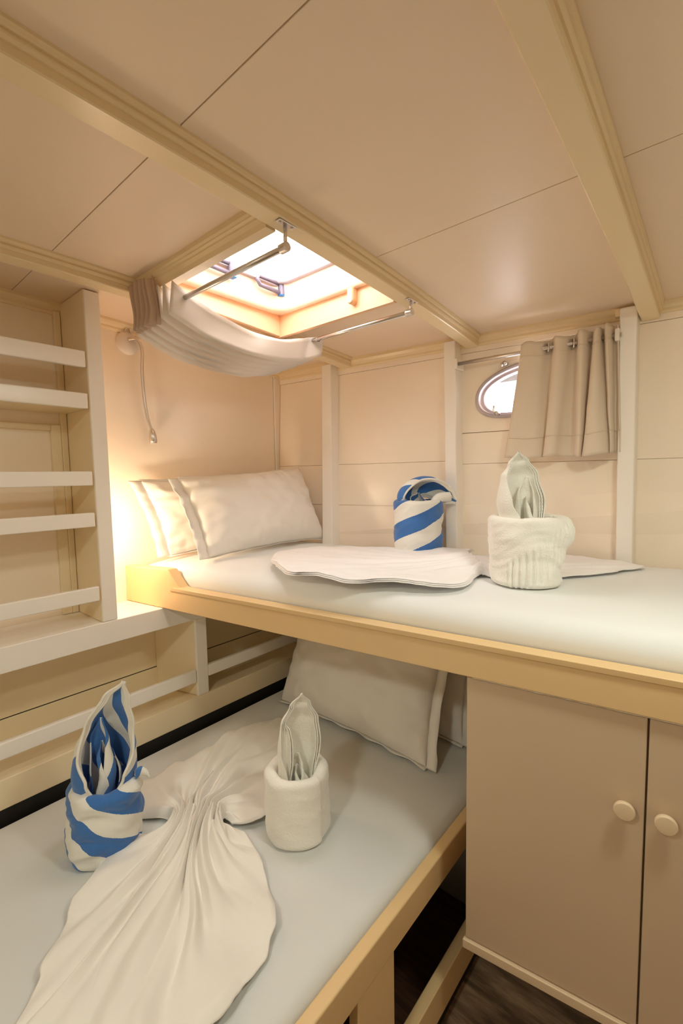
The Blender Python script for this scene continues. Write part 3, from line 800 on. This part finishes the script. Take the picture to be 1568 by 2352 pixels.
def fan(bm, waist, outer, z0, seed, nu, nv, freqs, h_w, h_o, n=(0, 0), reach=.35, zfun=None, wig=.0, hump=.024, lumps=.010, ruf=.010):
    rows = []; n = Vector(n)
    for j in range(nv + 1):
        v = j / nv; a = poly_at(waist, v); b_ = poly_at(outer, v); row = []
        b_ = b_ + (b_ - a).normalized() * (ruf * noise.noise((v * 26, seed, 2)) + ruf * .6 * noise.noise((v * 60, seed, 5)))
        d = b_ - a; c = a + n * (d.length * reach)
        side = Vector((-d.y, d.x))
        es = min(1, min(v, 1 - v) / .03)
        for i in range(nu + 1):
            u = i / nu
            p = a * (1 - u) ** 2 + c * 2 * u * (1 - u) + b_ * u * u
            p = p + side * (wig * noise.noise((u * 2.5, v * 5, seed)) * u * (1 - u) * 4)
            env = h_w * (1 - u) ** 1.6 + h_o * (u ** .7) * (1 - .6 * u)
            base = hump * exp(-(u / .28) ** 2) * sin(pi * min(1, max(0, v * .86 + .07))) ** .7 + .004
            lo = lumps * max(0, noise.noise((p.x * 8 + seed, p.y * 8, seed)) + .15) + .003 * noise.noise((p.x * 26, p.y * 26, seed + 2))
            ed = min(1, (1 - u) / .035)
            z = z0 + base * (.4 + .6 * es) + env * ridge(v, u, seed, freqs) * (.3 + .7 * es) + (lo + .003) * (u ** .5) * (.35 + .65 * ed)
            if zfun: z = zfun(u, v, z)
            row.append((p.x, p.y, max(z, z0 + .002)))
        rows.append(row)
    grid(bm, rows); return rows
bm = bmesh.new()
# waist line across (image left -> right) of the lower cloth
wst = [(.556, -.908), (.576, -.886), (.598, -.864), (.620, -.842), (.640, -.822)]
up_outer = [(.470, -.955), (.445, -.975), (.410, -.960), (.380, -.930), (.352, -.880), (.345, -.820), (.350, -.723), (.340, -.610), (.340, -.523), (.395, -.425), (.47, -.43), (.560, -.50), (.640, -.62), (.715, -.745), (.700, -.790), (.665, -.815)]
lo_outer = [(.520, -.985), (.535, -1.040), (.589, -1.130), (.663, -1.200), (.748, -1.275), (.80, -1.36), (.88, -1.38), (.96, -1.30), (.985, -1.18), (.990, -1.077), (.978, -1.020), (.974, -.978), (.950, -.930), (.925, -.900), (.870, -.872), (.825, -.850), (.775, -.830), (.720, -.815)]
ZC = -.846
fan(bm, wst, up_outer, ZC, 3.0, 100, 320, [(7, .6), (13, .4)], .034, .030, n=(-.74, .67), reach=.30, wig=.05)
fan(bm, wst, lo_outer, ZC, 3.0, 130, 340, [(7, .6), (13, .4)], .034, .042, n=(.74, -.67), reach=.40, wig=.05, lumps=.020)
bmesh.ops.remove_doubles(bm, verts=bm.verts, dist=.0004)
o = link_mesh('cotton_cloth', bm, 'cloth', smooth=True)
s = o.modifiers.new('solid', 'SOLIDIFY'); s.thickness = .0015; s.offset = 1
tag(o, 'white cotton cloth pinched into a bow shape on the lower bunk', 'cloth')

bm = bmesh.new()
ZU = -.269
w_u = [(.955, -.170), (.985, -.205), (1.015, -.240), (1.045, -.275), (1.075, -.310)]
L_out = [(.90, .03), (.80, -.015), (.719, -.066), (.60, -.13), (.48, -.208), (.40, -.30), (.379, -.369), (.43, -.46), (.536, -.554), (.640, -.612), (.699, -.634), (.79, -.625), (.869, -.603), (.93, -.56), (.99, -.535), (1.047, -.510), (1.088, -.470), (1.09, -.42), (1.075, -.37)]
R_out = [(.95, .06), (1.00, .10), (1.08, .10), (1.167, .112), (1.268, .105), (1.381, .054), (1.345, -.03), (1.323, -.092), (1.24, -.215), (1.16, -.27), (1.10, -.31)]
def edge_wave(u, v, z):
    e = max(0, (u - .6) / .4); k = sin(pi * min(1, max(0, (v - .45) / .5)))
    return z + .010 * e * k * (1 + sin(v * 46)) * .5 + .006 * e * k
for lay in range(3):
    fan(bm, w_u, [((x - .7) * (1 - .006 * lay) + .7, (y + .3) * (1 - .010 * lay) - .3) for x, y in L_out], ZU + .0035 * lay, 21.0, 80, 240, [(5, .6), (11, .4)], .018, .009, n=(-.75, -.66), reach=.3, zfun=edge_wave, hump=.018, lumps=.005)
fan(bm, w_u[::-1], R_out[::-1], ZU, 33.0, 50, 120, [(5, .6), (9, .4)], .016, .010, n=(.75, .66), hump=.016, lumps=.006)
o = link_mesh('cotton_cloth', bm, 'clothup', smooth=True)
s = o.modifiers.new('solid', 'SOLIDIFY'); s.thickness = .0014; s.offset = 1
tag(o, 'bright white cotton cloth spread in a bow shape on the upper bunk', 'cloth')

# ================================================================== FOLDED TOWELS
def towel_body(cx, cy, z0, r, h, mat, parent, seed, lean=(0, 0), topr=1.0, wrink=.003, ell=(0, 0, 0), ribs=None, rim=.017, squash=0, extra=None, spiral=0.0):
    bm = bmesh.new(); NA = 240; prof = []
    b = .016
    for k in range(8):      # rounded foot
        a = pi / 2 * k / 7; prof.append((1 - (b / r) * (1 - sin(a)), b / h * (1 - cos(a)), 0))
    for k in range(1, 60): prof.append((1.0, b / h + (1 - (b + rim) / h) * k / 60, 0))
    for k in range(13):     # rolled rim
        a = pi * k / 12; prof.append((1 - (rim / r) * (1 - cos(a)), 1 - rim / h + rim / h * sin(a), 1))
    for k in range(1, 7): prof.append((1 - 2 * rim / r - .02 * k, 1 - rim / h - .05 * k, 2))
    for k in range(1, 5): prof.append(((1 - 2 * rim / r - .12) * (1 - k / 4.2), 1 - rim / h - .31, 2))
    rows = []
    for i, (pr, pz, kd) in enumerate(prof):
        row = []
        for k in range(NA):
            a = 2 * pi * k / NA; R_ = r * pr * (1 + (topr - 1) * pz)
            e = 1 + ell[0] * 0; 
            R_ *= 1 + ell[1] * cos(2 * (a - ell[2]))
            if kd < 2:
                R_ += wrink * noise.noise((cos(a) * 1.3 + seed, sin(a) * 1.3, pz * 5)) * 2 + wrink * .55 * noise.noise((cos(a) * 1.6 + seed, sin(a) * 1.6, pz * 13 + 2 * sin(a * 2)))
            if ribs: R_ += ribs(a, pz)
            if extra: R_ += extra(a, pz)
            if spiral: R_ += spiral * ((a / (2 * pi)) % 1 - .5)
            z = z0 + h * pz + (.006 * noise.noise((cos(a) * 1.5, sin(a) * 1.5, seed)) * pz)
            row.append((cx + R_ * cos(a) + lean[0] * pz, cy + R_ * sin(a) + lean[1] * pz, z))
        rows.append(row)
    vs = grid(bm, rows, closed_v=True, uvs=lambda i, j: (j / NA, prof[i][1] if i < len(prof) else 1))
    bm.faces.new(vs[0][::-1]); bm.faces.new(vs[-1])
    return link_mesh('wrapped_body', bm, mat, parent, smooth=True)
def hood(parent, path, face, prof, mat, seed, layers=3, name='hood', hem=None, uvrep=(1, 1), dep=.8, curl=.0, ns=60, nt=70, wob=.003, zig=0):
    """pointed leaf folded round a spine: path = spine points, face = direction of the open side,
       prof = [(s, radius, half angle in degrees)]"""
    sp = bez(path, 16); face = Vector(face).normalized()
    def lerp_prof(s):
        for (a, b_) in zip(prof[:-1], prof[1:]):
            if s <= b_[0] + 1e-9:
                u = (s - a[0]) / (b_[0] - a[0]); u = u * u * (3 - 2 * u)
                return a[1] + (b_[1] - a[1]) * u, a[2] + (b_[2] - a[2]) * u
        return prof[-1][1], prof[-1][2]
    bm = bmesh.new(); rims = []
    for ly in range(layers):
        rows = []
        for i in range(ns + 1):
            s = i / ns; q = s * (len(sp) - 1); k = min(int(q), len(sp) - 2); c = sp[k].lerp(sp[k + 1], q - k)
            tan = (sp[min(k + 1, len(sp) - 1)] - sp[max(k - 1, 0)]).normalized()
            f_ = (face - tan * face.dot(tan)).normalized(); sd = tan.cross(f_)
            r, ha = lerp_prof(s); r = max(.0008, r - .0045 * ly * min(1, (1 - s) * 6)); ha = radians(ha) * (1 - .05 * ly)
            row = []
            for j in range(nt + 1):
                t = -1 + 2 * j / nt; ph = t * ha
                rr = r * (1 + curl * max(0, abs(t) - .7) / .3 * -1) + wob * noise.noise((t * 2 + seed, s * 3, ly * 3)) * (1 - s)
                if zig: rr += zig * sin(s * 190) * max(0, abs(t) - .9) * 10
                row.append(c + sd * (rr * sin(ph)) - f_ * (rr * dep * cos(ph)))
            rows.append(row)
        grid(bm, rows, uvs=lambda i, j: (j / nt * uvrep[0], i / ns * uvrep[1]))
        rims.append(([r_[0] for r_ in rows], [r_[-1] for r_ in rows]))
    o = link_mesh(name, bm, mat, parent, smooth=True)
    s_ = o.modifiers.new('solid', 'SOLIDIFY'); s_.thickness = .0026; s_.offset = 0
    if hem:
        hb = bmesh.new()
        for a, b_ in rims:
            tube(hb, a, .0034, 6); tube(hb, b_, .0034, 6)
        link_mesh('hem', hb, hem, o, smooth=True)
    return o
def inner_folds(parent, c, z, h, r, mat, seed):
    for k, (ang, rr, hh) in enumerate(((-38, 1.0, 1.0), (34, .85, .72))):
        a = math.atan2(TC.y, TC.x) + radians(ang); f = Vector((cos(a), sin(a), .1))
        o_ = RT * (r * .30 * (1 if k else -1)) + TC * (r * .15)
        b0 = Vector((c.x, c.y, z)) + o_
        hood(parent, [b0, b0 + Vector((0, 0, h * hh * .35)) + RT * .004, b0 + Vector((0, 0, h * hh * .7)) - RT * .003 * (k * 2 - 1), b0 + Vector((0, 0, h * hh)) + RT * .008 * (1 - 2 * k)], f,
             [(0, r * rr, 165), (.3, r * rr * 1.05, 150), (.7, r * rr * .7, 120), (1, .004, 70)], mat, seed + k * 3, layers=1, name='inner_fold', dep=.6, uvrep=(.7, .6), wob=.012)
RT = Vector((cos(yaw), sin(yaw), 0)); TC = Vector((.93, -.36, 0)).normalized()   # image right / towards camera on plan
M['stripe_a'] = stripes_mat('blue_white_stripe_body', 3.0, 1.6, -.13)
M['stripe_b'] = stripes_mat('blue_white_stripe_hood', 1.5, 1.7, .3, .62)
M['stripe_c'] = stripes_mat('blue_white_stripe_roll', -2.0, 1.6, -.06)
M['hemw'] = fabric('white_woven_hem', (.80, .77, .70), 900, .2)
# --- lower bunk, striped
t = thing('striped_towel', 'tall blue and white striped towel with a pointed hood, on the lower bunk', 'towel', 'folded bath towels')
c = Vector((.479, -1.038, -.847))
towel_body(c.x, c.y, c.z, .0795, .165, 'stripe_a', t, 2.0, lean=(.012, .008), topr=.95, wrink=.005, ell=(0, .04, .4))
zt = c.z
hood(t, [c + Vector((0, 0, .10)) , c + RT * .012 + Vector((0, 0, .17)), c + RT * .022 + Vector((0, 0, .25)), c + RT * .042 + Vector((0, 0, .33)), c + RT * .068 + Vector((0, 0, .392))],
     (TC.x, TC.y, .25), [(0, .050, 172), (.14, .060, 168), (.30, .066, 146), (.45, .063, 118), (.62, .050, 98), (.82, .028, 84), (1, .002, 70)], 'stripe_b', 4.0, layers=3, hem='hemw', uvrep=(1, 1.6))
inner_folds(t, c + RT * .012, zt + .12, .19, .030, 'stripe_b', 3.0)
bm = bmesh.new()   # little loose corner to the side
base = c + RT * .082 + Vector((0, 0, .172))
rows = []
for i in range(13):
    u = i / 12; rows.append([base + RT * (.032 * u) + Vector((0, 0, .010 * sin(u * 3))) + Vector((.0, .0, .012 * cos(a * pi / 6))) * (1 - .3 * u) + TC * (.010 * sin(a * pi / 6)) for a in range(11)])
grid(bm, rows, uvs=lambda i, j: (j / 40, i / 40)); q = link_mesh('loose_corner', bm, 'stripe_b', t, smooth=True); q.modifiers.new('solid', 'SOLIDIFY').thickness = .003
# --- lower bunk, plain
t = thing('white_towel', 'plain white rolled towel with an upright leaf fold, on the lower bunk', 'towel', 'folded bath towels')
c = Vector((.790, -.712, -.847))
towel_body(c.x, c.y, c.z, .0785, .160, 'terry', t, 8.0, topr=.97, wrink=.0018, rim=.015, spiral=.004)
hood(t, [c + Vector((0, 0, .08)), c + RT * .002 + Vector((0, 0, .15)), c + RT * .008 + Vector((0, 0, .22)), c + RT * .012 + Vector((0, 0, .28)), c + RT * .016 + Vector((0, 0, .335))],
     (TC.x, TC.y, .1), [(0, .038, 150), (.22, .046, 132), (.45, .052, 108), (.68, .047, 88), (.86, .028, 75), (1, .002, 60)], 'terry', 6.0, layers=3, hem=None, dep=.7)
inner_folds(t, c, c.z + .09, .10, .022, 'terry', 6.0)
hood(t, [c - RT * .030 + TC * .020 + Vector((0, 0, .11)), c - RT * .034 + TC * .024 + Vector((0, 0, .17)), c - RT * .030 + TC * .018 + Vector((0, 0, .23)), c - RT * .034 + TC * .005 + Vector((0, 0, .27))],
     (TC.x - RT.x * .5, TC.y - RT.y * .5, 0), [(0, .006, 120), (.4, .016, 110), (.8, .012, 90), (1, .002, 60)], 'terry', 2.0, layers=2, name='side_fold')
# --- upper bunk, striped
t = thing('striped_towel', 'short blue and white striped towel with a drooping collar, on the upper bunk', 'towel', 'folded bath towels')
c = Vector((.735, -.062, -.268))
towel_body(c.x, c.y, c.z, .083, .180, 'stripe_c', t, 12.0, topr=1.0, wrink=.004, rim=.012, ell=(0, .03, 1.2))
hood(t, [c - RT * .040 + Vector((0, 0, .145)), c - RT * .030 + Vector((0, 0, .190)), c + RT * .015 + Vector((0, 0, .218)), c + RT * .065 + TC * .02 + Vector((0, 0, .205)), c + RT * .110 + TC * .03 + Vector((0, 0, .172))],
     (TC.x * .75 + RT.x * .3, TC.y * .75 + RT.y * .3, -.55), [(0, .030, 120), (.3, .050, 100), (.6, .046, 85), (.85, .030, 70), (1, .010, 55)], 'stripe_b', 9.0, layers=3, hem='hemw', uvrep=(1, 2))
inner_folds(t, c, c.z + .12, .085, .034, 'stripe_c', 13.0)
bm = bmesh.new(); tube(bm, bez([c + RT * .02 + TC * .04 + Vector((0, 0, .15)), c + RT * .05 + TC * .03 + Vector((0, 0, .185)), c + RT * .095 + TC * .02 + Vector((0, 0, .190))], 10), .017, 14)
link_mesh('rolled_end', bm, 'stripe_c', t, smooth=True)
# --- upper bunk, ribbed white
def ribs(a, z):
    # rib band running diagonally over the face turned to the cabin
    a0 = math.atan2(TC.y, TC.x); d = (a - a0 + pi) % (2 * pi) - pi
    line = .44 + .30 * d
    m_ = max(0, 1 - abs(z - line - .08) / .30)
    m_ = min(1, m_ * 3) if abs(d) < 1.35 else 0
    return .0036 * m_ * sin(d * 38)
def flare(a, z):
    a0 = math.atan2(RT.y, RT.x) ; d = (a - a0 + pi) % (2 * pi) - pi
    k = exp(-(d / .7) ** 2)
    return .026 * k * exp(-((z - .74) / .22) ** 2) + .0022 * sin(z * 22 + d * 2) * exp(-((d + .6) / .9) ** 2) * (1 if z < .6 else .3)
t = thing('white_towel', 'ribbed white towel bucket with a tall pleated leaf, on the upper bunk', 'towel', 'folded bath towels')
c = Vector((1.178, -.302, -.268))
towel_body(c.x, c.y, c.z, .083, .165, 'terry', t, 20.0, topr=1.02, wrink=.0035, rim=.014, ribs=ribs, extra=flare)
hood(t, [c - RT * .008 + Vector((0, 0, .08)), c - RT * .010 + Vector((0, 0, .15)), c - RT * .010 + Vector((0, 0, .21)), c - RT * .010 + Vector((0, 0, .27)), c - RT * .018 + Vector((0, 0, .320))],
     (TC.x, TC.y, 0), [(0, .045, 160), (.25, .056, 140), (.45, .063, 118), (.7, .055, 94), (.86, .034, 80), (1, .002, 60)], 'terry', 17.0, layers=3, dep=.75, zig=.0012)
inner_folds(t, c, c.z + .09, .17, .026, 'terry', 16.0)
